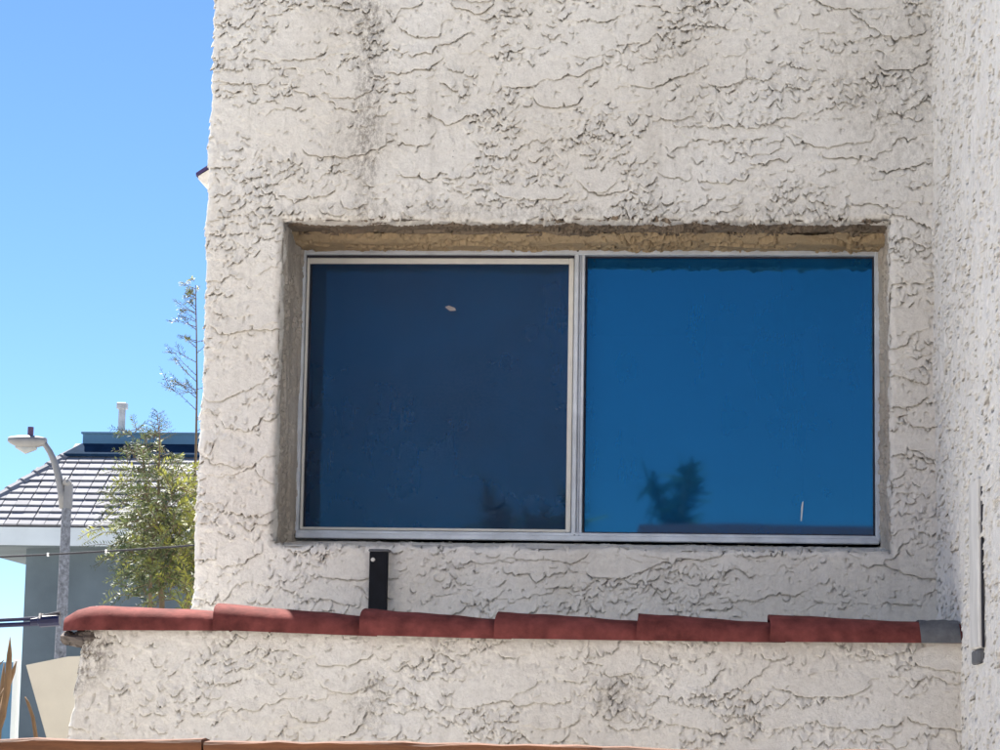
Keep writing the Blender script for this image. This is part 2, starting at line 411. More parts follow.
# ------------------------------------------------------------------ ground
me = bpy.data.meshes.new('ground'); R_ = 1500
me.from_pydata([(-R_, -R_, 0), (R_, -R_, 0), (R_, R_, 0), (-R_, R_, 0)], [], [(0, 1, 2, 3)])
g = obj('ground', me, M_ground); g['kind'] = 'structure'

# ------------------------------------------------------------------ the stucco house
HTOP = 5.8
house = thing('stucco_house', 'cream trowelled stucco house wall with recessed sliding window', 'house', (XL, 0, 0))
OX0, OX1, OZ0, OZ1 = 0.0, 1.5, at(590, 547, 0).z, 2.962               # window opening
def front_wall():
    ub = 0.30
    u = np.arange(-ub, XR-XL+0.012, RES); z = np.arange(1.60, 3.96, RES)
    H, low, U, Z = stucco_field(u, z, 101)
    rp = 0.012; r = 4*rp/math.pi; th = np.clip((u+rp)/(2*rp), 0, 1)*math.pi/2
    bx = np.where(u > rp, XL+r+(u-rp), np.where(u < -rp, XL, XL+r-r*np.cos(th)))
    by = np.where(u > rp, 0.0, np.where(u < -rp, r+(-u-rp), r-r*np.sin(th)))
    nx = -np.cos(th); ny = -np.sin(th)
    X = np.broadcast_to(bx, U.shape).copy(); Y = np.broadcast_to(by, U.shape).copy(); Zc = Z.copy()
    # worn corner: slow waves along the arris
    ed = np.exp(-(U/0.03)**2); X += ed*0.005*fbm(Z*9, U*0, 77, 3)
    D = H+low
    # rounded arris around the opening
    rag = 0.008*fbm(U*17, Z*17, 88, 4)
    s = np.maximum(np.maximum(OX0-X, X-OX1), np.maximum(OZ0-Z, Z-OZ1)) + np.where(Z > OZ1-0.02, rag, rag*0.6)
    rf = 0.016
    inn = s < 0
    dep = np.where(s < rf, rf-np.sqrt(np.maximum(0, rf*rf-(rf-np.clip(s, 0, rf))**2)), 0)
    dep = dep+np.where(inn, -s*3.2, 0)
    # points inside the rim slide back along the reveal
    def clampin(V, lo, hi): 
        return np.where(inn & (V-lo < 0.03) & (V > lo-0.01), np.minimum(V, lo-rag*0.7), np.where(inn & (hi-V < 0.03) & (V < hi+0.01), np.maximum(V, hi+rag*0.7), V))
    Xi = clampin(X, OX0, OX1); Zi = clampin(Zc, OZ0, OZ1)
    X = Xi; Zc = Zi
    k = np.where(inn, 0.35, 1.0)
    X = X+nx*D*k; Y = Y+ny*D*k+dep
    over = np.clip(H, -0.004, 0.012)*1.4*k
    Zc = Zc-over
    P = np.stack([X, Y, Zc], -1)
    sc_ = np.maximum(np.maximum(s[:-1, :-1], s[1:, 1:]), np.maximum(s[:-1, 1:], s[1:, :-1]))
    return grid_mesh('front_wall', P, sc_ > -0.008)
obj('front_wall', front_wall(), M_wall, house)

# remaining plain body of the house: lower and upper front, left side, back and roof
mb = MB()
mb.box((XL+0.012, 0.012, 0), (XR+0.05, 0.20, 1.603)); mb.box((XL+0.012, 0.012, 3.952), (XR+0.05, 0.20, HTOP))
mb.box((XL+0.006, 0.22, 0), (XL+0.16, 6.0, HTOP)); mb.box((XL+0.16, 5.8, 0), (6.0, 6.0, HTOP)); 
mb.build('wall_core', M_wall, house)
mb = MB(); mb.box((XL-0.5, -0.95, HTOP), (6.0, 6.4, HTOP+0.16), bev=0.02); mb.box((XR-0.4, -2.9, HTOP+0.004), (6.0, -0.951, HTOP+0.156)); mb.build('shading_roof_slab', M_wall, house)  # overhang out of view, extended forward to keep sun off the side wall

def reveal(name, P0, dirA, dirB, nrm, la, lb, seed, mat, prof=None, amp=1.0):
    a = np.arange(0, la+RES, RES); b = np.arange(0, lb+0.004, 0.004)
    H, low, U, Z = stucco_field(a, b, seed, 500, 0.9)
    N = np.array(nrm, float); A = np.array(dirA, float); B = np.array(dirB, float)
    off = prof(Z) if prof is not None else 0*Z
    P = np.array(P0)+U[..., None]*A+Z[..., None]*B+((H+low*0.4)*amp+off)[..., None]*N
    return obj(name, grid_mesh(name, P), mat, house)
# soffit above the window, then the bare mortar fillet down to the frame
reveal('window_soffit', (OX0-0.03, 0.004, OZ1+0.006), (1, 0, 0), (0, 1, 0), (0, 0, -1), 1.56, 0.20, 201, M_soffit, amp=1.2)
reveal('lintel_mortar', (OX0-0.03, 0.165, OZ1+0.008), (1, 0, 0), (0, 1, 0), (0, 0, -1), 1.56, 0.13, 202, M_mortar, prof=lambda Z: 0.003+0.016*sstep(0, 0.05, Z)+0.006*(Z/0.13))
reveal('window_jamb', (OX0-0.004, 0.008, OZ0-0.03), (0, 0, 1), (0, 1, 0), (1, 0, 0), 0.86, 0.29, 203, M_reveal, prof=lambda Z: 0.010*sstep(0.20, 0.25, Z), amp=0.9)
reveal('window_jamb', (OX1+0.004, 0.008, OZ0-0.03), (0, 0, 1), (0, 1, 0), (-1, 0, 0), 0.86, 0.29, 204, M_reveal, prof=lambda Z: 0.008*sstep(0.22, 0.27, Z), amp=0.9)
reveal('window_ledge', (OX0-0.03, 0.006, OZ0-0.006), (1, 0, 0), (0, 1, 0), (0, 0, 1), 1.56, 0.33, 205, M_wall, amp=0.5, prof=lambda Z: (2.188-OZ0)*Z/0.28)

# wall that comes forward on the right
def side_wall():
    v = np.arange(-0.03, 2.35, 0.0045); z = np.arange(1.30, 3.96, 0.0035)
    H, low, U, Z = stucco_field(v, z, 303, 520, 1.1, 1.5, 0.6)
    D = H*1.0+low*0.8
    X = XR-D; Y = -U; Zc = Z-np.clip(H, -0.004, 0.012)*1.4
    return grid_mesh('side_wall', np.stack([X, Y, Zc], -1))
me = side_wall(); me.flip_normals()
obj('side_wall', me, M_side, house)
mb = MB(); mb.box((XR+0.012, -2.35, 0), (XR+0.2, 0.011, 1.305)); mb.box((XR+0.012, -2.35, 3.948), (XR+0.2, 0.011, HTOP)); mb.box((XR+0.02, -2.345, 1.306), (XR+0.2, 0.011, 3.946))
mb.build('side_wall_core', M_side, house)
# painted batten on that wall
mb = MB(); pz = []
def onside(px, py):   # where that pixel meets the side wall
    d = _fw+_rt*((px-500)/FPX)+_up*((375-py)/FPX); return CAM+d*((XR-0.006-CAM.x)/d.x)
a0 = onside(979, 478); a1 = onside(978, 664)
yb = (a0.y+a1.y)/2; zb0, zb1 = a1.z, a0.z
mb.box((XR-0.013, yb-0.045, zb0+0.03), (XR+0.002, yb+0.11, zb1), bev=0.004)
bt = mb.build('batten', M_batten, house)
mb = MB(); mb.box((XR-0.011, yb-0.035, zb0), (XR+0.002, yb+0.10, zb0+0.028), bev=0.003); mb.build('batten_end', M_tilegrey, bt)
mb = MB(); mb.tube([(XR-0.004, yb-0.055, zb0+0.03), (XR-0.0045, yb-0.056, 0.5*(zb0+zb1)), (XR-0.003, yb-0.055, zb1-0.02)], 0.0032, 8); mb.build('shadow_gap', M_cable, bt)  # thin dark tube standing in for the shadow gap beside the batten

# little eave that shows past the left corner
e0 = at(212, 147, 0.5); e1 = at(199.5, 177, 0.5); e2 = at(207, 187, 0.5)
mb = MB()
yy0, yy1 = 0.45, 2.6
tl = Vector((XL+0.004, 0, e0.z+0.004)); lo = Vector((e1.x, 0, e1.z))
dn = Vector((lo.z-tl.z, 0, tl.x-lo.x)).normalized()*-0.008
pr = [tl, lo, lo+Vector((0.001, 0, -0.009)), tl+Vector((0, 0, -0.013))]
mb.add([(p.x, y, p.z) for y in (yy0, yy1) for p in pr], [(0, 3, 2, 1), (4, 5, 6, 7), (0, 1, 5, 4), (1, 2, 6, 5), (2, 3, 7, 6), (3, 0, 4, 7)])
ev = mb.build('eave', M_eave, house)
mb = MB(); pr = [tl+Vector((0, 0, -0.016)), lo+Vector((0.006, 0, -0.008)), Vector((lo.x+0.006, 0, lo.z-0.016)), Vector((e2.x, 0, e2.z)), Vector((XL+0.004, 0, e2.z))]
k = len(pr)
mb.add([(p.x, y, p.z) for y in (yy0+0.004, yy1-0.004) for p in pr], [tuple(range(k))[::-1], tuple(range(k, 2*k))]+[(i, (i+1) % k, k+(i+1) % k, k+i) for i in range(k)])
mb.build('eave_moulding', M_wall, ev)

# ------------------------------------------------------------------ window
YF = DREC
mb = MB()
fw = 0.016
x0, x1, z0, z1 = 0.0, 1.5, 2.200, 2.955
def frame_ring(mb, x0, x1, z0, z1, wl, wr, wb, wt, y0, y1, bev=0.002):
    mb.box((x0, y0, z0), (x0+wl, y1, z1), bev=bev); mb.box((x1-wr, y0, z0), (x1, y1, z1), bev=bev)
    mb.box((x0+wl-0.001, y0+0.0015, z0), (x1-wr+0.001, y1-0.001, z0+wb), bev=bev); mb.box((x0+wl-0.001, y0+0.0015, z1-wt), (x1-wr+0.001, y1-0.001, z1), bev=bev)
frame_ring(mb, x0, x1, z0, z1, 0.014, 0.016, 0.014, 0.021, YF, YF+0.07)
mb.box((x0+0.008, YF-0.014, z0-0.008), (x1-0.008, YF+0.004, z0+0.006), bev=0.002)       # drip lip of the sill track
win = mb.build('window', M_alu, house, label='two-light aluminium sliding window with blue reflecting glass')
mb = MB(); xm0, xm1 = 0.705, 0.742
mb.box((xm0+0.010, YF+0.002, z0+0.012), (xm0+0.022, YF+0.05, z1-0.019), bev=0.002); mb.box((xm0+0.0225, YF+0.010, z0+0.012), (xm1-0.008, YF+0.05, z1-0.019), bev=0.002)
mb.box((xm1-0.0075, YF+0.006, z0+0.013), (xm1, YF+0.05, z1-0.020), bev=0.0015)
mb.build('mullion', M_alu, win)
# fixed light on the right, seated a hair out of square
PYAW = math.radians(0.60)
def pane_quad(xa, xb, za, zb, Yc, xc):
    f = lambda x, o: Yc+o-math.tan(PYAW)*(x-xc)
    mb = MB()
    mb.add([(xa, f(xa, 0), za), (xb, f(xb, 0), za), (xb, f(xb, 0), zb), (xa, f(xa, 0), zb), (xa, f(xa, .004), za), (xb, f(xb, .004), za), (xb, f(xb, .004), zb), (xa, f(xa, .004), zb)], [(0, 1, 2, 3), (7, 6, 5, 4)])
    return mb
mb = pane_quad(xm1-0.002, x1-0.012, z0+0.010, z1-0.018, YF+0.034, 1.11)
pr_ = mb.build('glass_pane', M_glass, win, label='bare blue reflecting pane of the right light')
mb = MB(); frame_ring(mb, xm1+0.001, x1-0.0165, z0+0.0145, z1-0.0215, 0.004, 0.004, 0.004, 0.004, YF+0.022, YF+0.029, 0.001); mb.build('gasket', M_gasket, win)
# sliding sash behind the insect screen on the left
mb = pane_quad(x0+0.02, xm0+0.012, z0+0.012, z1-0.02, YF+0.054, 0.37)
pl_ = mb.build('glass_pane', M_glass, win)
mb = MB(); frame_ring(mb, x0+0.0155, xm0+0.0085, z0+0.0155, z1-0.0285, 0.007, 0.013, 0.007, 0.015, YF+0.008, YF+0.022, 0.002)
mb.build('screen_frame', M_alulight, win)
mb = MB(); mb.box((x0+0.0145, YF+0.012, z1-0.0275), (xm0+0.0095, YF+0.040, z1-0.0215)); mb.box((x0+0.0225, YF+0.0235, z0+0.0225), (x0+0.027, YF+0.03, z1-0.044)); mb.build('screen_gasket', M_gasket, win)
mb = MB(); mb.add([(x0+0.02, YF+0.016, z0+0.02), (xm0+0.0, YF+0.016, z0+0.02), (xm0+0.0, YF+0.016, z1-0.04), (x0+0.02, YF+0.016, z1-0.04)], [(0, 1, 2, 3)])
mb.build('insect_screen', M_screen, win, label='dark grey insect screen over the left light')
# screws of the meeting rail
for (sx, sz) in ((xm0+0.018, z1-0.010), (xm0+0.019, z0+0.006), (xm0+0.030, z0+0.005)):
    mb = MB(); mb.tube([(sx, YF-0.0012, sz), (sx, YF+0.004, sz)], 0.0032, 8); mb.build('screw', M_gasket, win)
# scratches and a chip of tape on the glass
def sliver(name, pts, mat, Y):
    mb = MB(); P = [at(px, py, Y) for px, py in pts]
    n = len(P); mb.add([(p.x, Y-0.0006, p.z) for p in P]+[(p.x, Y+0.0004, p.z) for p in P], [tuple(range(n)), tuple(range(n, 2*n))[::-1]]+[(i, n+i, n+(i+1) % n, (i+1) % n) for i in range(n)])
    return mb.build(name, mat, win)
sliver('paint_drip', [(800.5, 521), (801.2, 507), (802.4, 501), (803.4, 501.5), (802.8, 510), (801.8, 521)], M_white, YF+0.0290)
sliver('tape_scrap', [(445, 307), (449, 305.5), (455, 308), (456, 310.5), (450, 311)], M_scrap, YF+0.0150)
# dark room behind the window
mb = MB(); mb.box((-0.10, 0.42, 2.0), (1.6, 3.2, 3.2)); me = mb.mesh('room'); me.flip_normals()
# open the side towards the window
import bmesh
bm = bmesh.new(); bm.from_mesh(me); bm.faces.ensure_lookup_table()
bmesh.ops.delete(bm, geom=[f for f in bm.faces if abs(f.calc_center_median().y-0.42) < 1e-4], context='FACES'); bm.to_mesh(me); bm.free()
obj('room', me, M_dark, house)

# ------------------------------------------------------------------ black strap on the wall below the window
p0 = at(370.5, 547, -0.01); p1 = at(387.5, 612, -0.01)
strap = thing('metal_strap', 'black flat metal strap with screw standing against stucco under the window', 'metal strap', (0.5*(p0.x+p1.x), -0.02, 1.80))
mb = MB(); mb.box((p0.x, -0.026, 1.80), (p1.x, -0.012, p0.z-0.012), bev=0.002); mb.build('strap_plate', M_black, strap)
mb = MB(); mb.box((p0.x-0.002, -0.030, p0.z-0.0125), (p1.x+0.003, 0.004, p0.z-0.006), bev=0.002); mb.build('top_flange', M_tilegrey, strap)
mb = MB(); mb.tube([(p0.x+0.009, -0.031, p0.z-0.032), (p0.x+0.009, -0.024, p0.z-0.032)], [0.0042, 0.006], 10); mb.build('screw', M_alulight, strap)

# ------------------------------------------------------------------ parapet with barrel tiles
PX0 = at(69, 690, -GAP).x
par = thing('parapet_wall', 'low stucco parapet wall capped with overlapping terracotta barrel tiles', 'wall', (0.6, -GAP+0.1, 0))
ZP = at(300, 632, -GAP).z
def parapet():
    ub = 0.20
    u = np.arange(-ub, XR-PX0+0.012, RES); z = np.arange(1.55, ZP+0.006, RES)
    H, low, U, Z = stucco_field(u, z, 405)
    rp = 0.010; r = 4*rp/math.pi; th = np.clip((u+rp)/(2*rp), 0, 1)*math.pi/2
    bx = np.where(u > rp, PX0+r+(u-rp), np.where(u < -rp, PX0, PX0+r-r*np.cos(th)))
    by = np.where(u > rp, -GAP, np.where(u < -rp, -GAP+r+(-u-rp), -GAP+r-r*np.sin(th)))
    nx = -np.cos(th); ny = -np.sin(th)
    X = np.broadcast_to(bx, U.shape)+nx*(H+low); Y = np.broadcast_to(by, U.shape)+ny*(H+low)
    ed = np.exp(-(U/0.04)**2); X = X+ed*0.010*fbm(Z*9, U*0, 177, 3)+np.where(U < 0.6, 0.03*np.clip((Z-1.70)/0.2, 0, 1)*np.exp(-np.clip(U, 0, 9)/0.1), 0)
    return grid_mesh('wall_face', np.stack([X, Y, Z-np.clip(H, -0.004, 0.012)*1.4], -1))
obj('wall_face', parapet(), M_para, par)
mb = MB(); mb.box((PX0+0.045, -GAP+0.014, 0), (XR+0.01, -GAP+0.20, ZP-0.004)); mb.build('wall_core', M_para, par)

mb = MB(); mb.box((PX0+0.06, -GAP+0.201, 0), (XR+0.01, 0.013, ZP-0.03)); mb.build('bounce_deck', M_side, par)  # unseen pale deck, added to bounce light onto the lower wall

def barrel(px_l, px_r, lift_l, lift_r, nose=False, seed=0, mat=None, name='roof_tile', kk=(1.15, 0.82), ext=0.035):
    """one barrel tile lying along the wall; the wide left end rides over its neighbour"""
    xl = at(px_l, 625, -GAP-0.03).x; xr = at(px_r, 625, -GAP-0.03).x+ext
    yc = -GAP+0.085; W2 = 0.118; HH = 0.055; T = 0.011
    mb = MB(); NS = 24; NL = 14; vs_ = []
    for side in (0, 1):
        for i in range(NL+1):
            t = i/NL; x = xl+(xr-xl)*t
            k = kk[0]+(kk[1]-kk[0])*t; zb = ZP+lift_l*(1-t)+lift_r*t; hk = 1.0; wk = 1.0+(k-1)*0.35
            if nose:
                s_ = min(1, (t+0.015)/0.30); q_ = math.sqrt(1-(1-s_)**2); wk *= 0.42+0.58*q_; hk = 0.30+0.70*q_
            for j in range(NS+1):
                a = math.pi*j/NS
                ca = math.cos(a); sa = math.sin(a)
                e = 0.66; cx = math.copysign(abs(ca)**e, ca); cz = sa**e
                inset = T if side else 0
                wob = 0.0008*math.sin(9*t+seed)+0.0006*math.sin(23*t+2*a+seed)
                vs_.append((x+0.0015*math.sin(3*a+seed)*(1 if i in (0, NL) else 0), yc-cx*(W2*wk-inset), zb-0.008+cz*(HH*k*hk-inset+wob)))
    n1 = (NL+1)*(NS+1); fs_ = []
    def I(s, i, j): return s*n1+i*(NS+1)+j
    for i in range(NL):
        for j in range(NS):
            fs_.append((I(0, i, j), I(0, i+1, j), I(0, i+1, j+1), I(0, i, j+1))); fs_.append((I(1, i, j), I(1, i, j+1), I(1, i+1, j+1), I(1, i+1, j)))
        fs_.append((I(0, i, 0), I(1, i, 0), I(1, i+1, 0), I(0, i+1, 0))); fs_.append((I(0, i, NS), I(0, i+1, NS), I(1, i+1, NS), I(1, i, NS)))
    for j in range(NS):
        fs_.append((I(0, 0, j), I(0, 0, j+1), I(1, 0, j+1), I(1, 0, j))); fs_.append((I(0, NL, j), I(1, NL, j), I(1, NL, j+1), I(0, NL, j+1)))
    mb.add(vs_, fs_)
    o = mb.build(name, mat or M_tile, par)
    for p in o.data.polygons: p.use_smooth = True
    md = o.modifiers.new('edges', 'EDGE_SPLIT'); md.split_angle = math.radians(40)
    return o
TL = [(58, 213, 0.004, 0.008, True), (213, 360, 0.009, 0.000, False), (360, 495, 0.002, -0.002, False), (495, 637, -0.001, -0.001, False), (637, 770, -0.001, -0.001, False), (770, 948, 0.000, 0.003, False)]
for i, (a, b, l0, l1, ns) in enumerate(TL): barrel(a, b, l0, l1, ns, i+1)
# grey mortar at the right end of the run, bedding crumbs under the left end
barrel(921, 955, 0.002, 0.003, False, 9, M_tilegrey, 'mortar_patch', (0.98, 0.97), 0.012)
xq = at(64, 640, -GAP).x
mb = MB()
def lump(mb, c, r, sd):
    rr = random.Random(sd); n = 10; m = 7; vs_ = []; 
    for i in range(m+1):
        for j in range(n):
            a = math.pi*i/m; b_ = 2*math.pi*j/n; k = 1+rr.uniform(-0.22, 0.22)
            vs_.append((c[0]+r[0]*k*math.sin(a)*math.cos(b_), c[1]+r[1]*k*math.sin(a)*math.sin(b_), c[2]+r[2]*k*math.cos(a)))
    mb.add(vs_, [(i*n+j, (i+1)*n+j, (i+1)*n+(j+1) % n, i*n+(j+1) % n) for i in range(m) for j in range(n)])
lump(mb, (xq+0.03, -GAP+0.06, ZP-0.022), (0.045, 0.07, 0.018), 1); lump(mb, (xq+0.005, -GAP+0.03, ZP-0.020), (0.018, 0.03, 0.015), 2); lump(mb, (xq+0.055, -GAP+0.02, ZP-0.016), (0.025, 0.035, 0.014), 3)
mb.build('mortar_lump', M_rubble, par)
lump_ = None

# ------------------------------------------------------------------ wooden fence in the foreground
YFN = -4.0
fence = thing('wood_fence', 'reddish brown weathered wooden fence with split top rail in the foreground', 'fence', (0, YFN, 0))
fl = at(0, 738.5, YFN); fr_ = at(960, 751, YFN)
sl_ = (fr_.z-fl.z)/(fr_.x-fl.x)
def rail(xa, xb, dz):
    mb = MB(); n = int((xb-xa)/0.02); rr = random.Random(int(xa*100)); prev = 0
    prof = [(-0.02, 0), (-0.018, 0.0), (0.02, 0), (0.02, -0.09), (-0.02, -0.09)]
    vs_ = []
    for i in range(n+1):
        x = xa+(xb-xa)*i/n; zt = fl.z+sl_*(x-fl.x)+dz
        prev = prev*0.7+rr.uniform(-0.0012, 0.0012)
        g1 = 0.0012*math.sin(x*37)+prev
        ring = [(-0.020, -0.0012+g1), (-0.0185, prev), (0.0, 0.001+prev), (0.016, prev*0.6), (0.020, -0.005), (0.020, -0.09), (-0.020, -0.09), (-0.020, -0.030), (-0.0165, -0.0285+0.002*math.sin(x*11)), (-0.020, -0.0265), (-0.0205, -0.0135+g1), (-0.0185, -0.012+g1)]
        vs_ += [(x, YFN+a, zt+b) for a, b in ring]
    k = 12
    fs_ = [(i*k+j, i*k+(j+1) % k, (i+1)*k+(j+1) % k, (i+1)*k+j) for i in range(n) for j in range(k)]+[tuple(range(k))[::-1], tuple(n*k+j for j in range(k))]
    mb.add(vs_, fs_); return mb.build('top_rail', M_wood, fence)
xs = at(207, 745, YFN).x
rail(-2.6, xs-0.001, 0.0); rail(xs+0.001, XR-0.03, -0.0006)
pk = None
for i in range(28):
    xa = -2.55+i*0.146
    if xa+0.14 > XR-0.03: break
    if pk is None:
        mb = MB(); mb.box((-0.069, 0.021, -1.63), (0.069, 0.040, -0.012), bev=0.003); pk = mb.mesh('picket'); pk.materials.append(M_wood)
    o = obj('picket', pk, M_wood, fence); o.location = (xa+0.07, YFN, fl.z+sl_*(xa-fl.x)-rnd.uniform(0, 0.006))

# ------------------------------------------------------------------ neighbour's house beyond
NY = 46.0
n_eave = at(60, 527, NY)                  # lower edge of the roof covering
n_z = n_eave.z
rdg = at(84, 446, NY+2.9)
rise = rdg.z-n_z; ROOFP = math.atan2(rise, 2.9)
nh = thing('neighbour_house', 'grey plastered house with grey tiled hip roof and blue ridge box', 'house', (at(100, 700, NY).x, NY+1, 0))
ex0 = at(-47, 528, NY).x; ex1 = at(330, 528, NY).x
tan_p = rise/2.9; DEPTH = 2.9*2
nl_ = rdg.x
wx0 = at(22, 650, NY+0.75).x
mb = MB(); mb.box((wx0, NY+0.75, 0), (ex1-0.4, NY+DEPTH-0.75, n_z-0.28)); mb.build('wall', M_nwall, nh)
# soffit and fascia
mb = MB(); zf0 = at(60, 545.5, NY-0.02).z
mb.box((ex0, NY-0.02, zf0), (ex1, NY+0.04, n_z-0.012)); fa = mb.build('fascia', M_fascia, nh)
mb = MB(); mb.box((ex0, NY+0.041, zf0+0.05), (ex0+0.06, NY+DEPTH, n_z-0.012)); mb.build('fascia', M_fascia, nh)
mb = MB(); mb.box((ex0+0.002, NY+0.041, zf0-0.02), (ex1, NY+DEPTH, zf0+0.045)); mb.build('soffit', M_nwall, nh)
# roof deck
hipx = ex0
mb = MB(); o_ = 0.03
A = (ex0, NY, n_z-0.01); B = (ex1, NY, n_z-0.01); Rl = (nl_, NY+2.9, n_z+rise-0.03); Rr = (ex1, NY+2.9, n_z+rise-0.03); Dq = (ex0, NY+DEPTH, n_z-0.01); E_ = (ex1, NY+DEPTH, n_z-0.01)
mb.add([A, B, Rr, Rl, Dq, E_], [(0, 1, 2, 3), (0, 3, 4), (4, 3, 2, 5), (1, 5, 2), (0, 4, 5, 1)]); deck = mb.build('roof', M_roof, nh)
SL = math.hypot(2.9, rise); NR = 13; ROW = SL/NR
rot = Matrix.Rotation(ROOFP, 4, 'X')
mb = MB(); TW = 0.29
mb.box((-TW/2+0.006, -0.03, 0.0), (TW/2-0.006, ROW+0.05, 0.035), bev=0.004)
for v_ in range(len(mb.v)):
    x, y, z = mb.v[v_]; mb.v[v_] = (x, y, z+0.048*(1-(y+0.03)/(ROW+0.08)))
tile_me = mb.mesh('roof_tile'); tile_me.materials.append(M_roof)
for r in range(NR):
    s0 = r*ROW; yb_ = NY+s0*math.cos(ROOFP); zb_ = n_z+s0*math.sin(ROOFP)
    left = ex0+(nl_-ex0)*(s0/SL)
    x = left+0.1+(0.145 if r % 2 else 0)
    while x < at(215, 500, NY).x:
        o = obj('roof_tile', tile_me, M_roof, deck)
        o.matrix_local = Matrix.Translation((x+rnd.uniform(-0.01, 0.01), yb_+rnd.uniform(-0.012, 0.006), zb_)) @ rot @ Matrix.Rotation(rnd.uniform(-0.006, 0.006), 4, 'Y')
        x += TW
# hip caps
hv = Vector((nl_-ex0, 2.9, rise)); hl = hv.length; hd = hv.normalized()
side = hd.cross(Vector((0, 0, 1))).normalized(); upv = side.cross(hd)
HM = Matrix(((hd.x, side.x, upv.x, 0), (hd.y, side.y, upv.y, 0), (hd.z, side.z, upv.z, 0), (0, 0, 0, 1)))
mb = MB(); L = 0.42
prof = [(-0.16, -0.05), (-0.10, 0.03), (0, 0.065), (0.10, 0.03), (0.16, -0.05)]
vs_ = [(0, y, z+0.035) for y, z in prof]+[(L+0.05, y*0.85, z) for y, z in prof]+[(0, y*0.85, z+0.0) for y, z in prof]
mb.add(vs_, [(i, 5+i, 6+i, i+1) for i in range(4)]+[(i, i+1, 11+i, 10+i) for i in range(4)]+[(10, 11, 12, 13, 14)])
cap = mb.mesh('hip_cap'); cap.materials.append(M_roof)
nc = int(hl/L)
for i in range(nc):
    o = obj('hip_cap', cap, M_roof, deck); o.matrix_local = Matrix.Translation(Vector(A)+hd*(i*L)+Vector((0, 0, 0.05))) @ HM
# ridge box
zt = at(84, 433.5, NY+2.9).z
mb = MB(); mb.box((nl_, NY+2.75, n_z+rise-0.05), (ex1, NY+3.05, zt), bev=0.01); mb.box((nl_-0.03, NY+2.70, zt-0.03), (ex1, NY+3.10, zt+0.02), bev=0.008); mb.build('ridge_box', M_ridge, deck)
mb = MB(); q = 0.52
sy = lambda t: (NY+2.75-t*math.cos(ROOFP), n_z+rise-0.05-t*math.sin(ROOFP))
(y0_, z0_), (y1_, z1_) = sy(0), sy(q)
mb.add([(nl_-0.02, y0_, z0_+0.09), (ex1, y0_, z0_+0.09), (ex1, y1_, z1_+0.115), (nl_-0.32, y1_, z1_+0.115), (nl_-0.02, y0_, z0_+0.02), (ex1, y0_, z0_+0.02), (ex1, y1_, z1_+0.05), (nl_-0.32, y1_, z1_+0.05)],
       [(0, 3, 2, 1), (4, 5, 6, 7), (3, 7, 6, 2), (0, 4, 7, 3), (1, 2, 6, 5), (0, 1, 5, 4)])
mb.build('ridge_shade_strip', M_ridgeshade, deck)  # dark sheet standing in for the shade below the ridge box
# vent pipe
v0 = at(121, 440, NY+3.2); v1 = at(121.5, 403, NY+3.2)
mb = MB(); mb.tube([(v0.x, v0.y, v0.z-0.6), (v0.x, v0.y, v1.z-0.1)], 0.082, 12); vp = mb.build('vent_pipe', M_galv, deck, smooth=False)
mb = MB(); mb.box((v0.x-0.11, v0.y-0.11, v1.z-0.14), (v0.x+0.11, v0.y+0.11, v1.z), bev=0.01); mb.build('vent_cap', M_galv, deck)

# ------------------------------------------------------------------ street lamp
LY = 38.0
def L_(px, py): return at(px, py, LY)
pb = L_(61, 640); pt = L_(62.5, 505)
lamp = thing('street_lamp', 'tall street lamp with curved arm and flat lamp head', 'street lamp', (pb.x, LY, 0))
mb = MB(); mb.tube([(pb.x, LY, 0), (pb.x, LY, pt.z)], [0.13, 0.085], 10); mb.build('pole', M_conc, lamp)
mb = MB(); mb.tube([(pb.x+0.01, LY, pt.z-0.06), (pb.x+0.02, LY, L_(62, 484).z)], [0.095, 0.08], 10, True); brk = mb.build('bracket', M_lamp, lamp)
mb = MB(); c = L_(67, 483); mb.tube([(c.x-0.06, LY-0.02, c.z), (c.x+0.02, LY-0.03, c.z+0.02), (c.x+0.05, LY-0.03, c.z+0.05)], [0.05, 0.10, 0.07], 10); c = L_(69, 493); mb.tube([(c.x-0.06, LY, c.z), (c.x+0.01, LY, c.z)], 0.035, 8); mb.build('clamp', M_lamp, lamp)
pts = [L_(x, y) for x, y in [(63.5, 508), (61.5, 492), (58.5, 476), (54.5, 462), (50, 452), (45.5, 445), (41, 442)]]
mb = MB(); mb.tube(pts, [0.075, 0.072, 0.066, 0.06, 0.055, 0.052, 0.045], 10); mb.build('arm', M_lamp, lamp, smooth=True)
h0 = L_(8, 440.5); h1 = L_(46, 441)
def head():
    mb = MB(); NL = 18; NS = 14; vs_ = []
    for i in range(NL+1):
        t = i/NL; x = h0.x+(h1.x-h0.x)*t
        wv = 0.21*(max(0.0, math.sin(math.pi*min(1, (t*0.80+0.10))))**0.7)*(1 if t > 0.02 else 0.35)
        topz = h0.z+0.02+0.085*math.sin(math.pi*min(1, 0.16+t*0.62))-0.02*t
        botz = h0.z-0.02-0.11*math.sin(math.pi*(t**0.8)*0.9)*1.0-0.02*t
        for j in range(NS):
            a = 2*math.pi*j/NS; ca, sa = math.cos(a), math.sin(a)
            z = h0.z+(topz-h0.z)*sa if sa >= 0 else h0.z+(h0.z-botz)*sa
            vs_.append((x, LY+wv*math.copysign(abs(ca)**0.7, ca), z))
    fs_ = [(i*NS+j, i*NS+(j+1) % NS, (i+1)*NS+(j+1) % NS, (i+1)*NS+j) for i in range(NL) for j in range(NS)]+[tuple(range(NS))[::-1], tuple(NL*NS+j for j in range(NS))]
    mb.add(vs_, fs_); return mb.build('lamp_head', M_lamp, lamp, smooth=True)
hd_ = head()
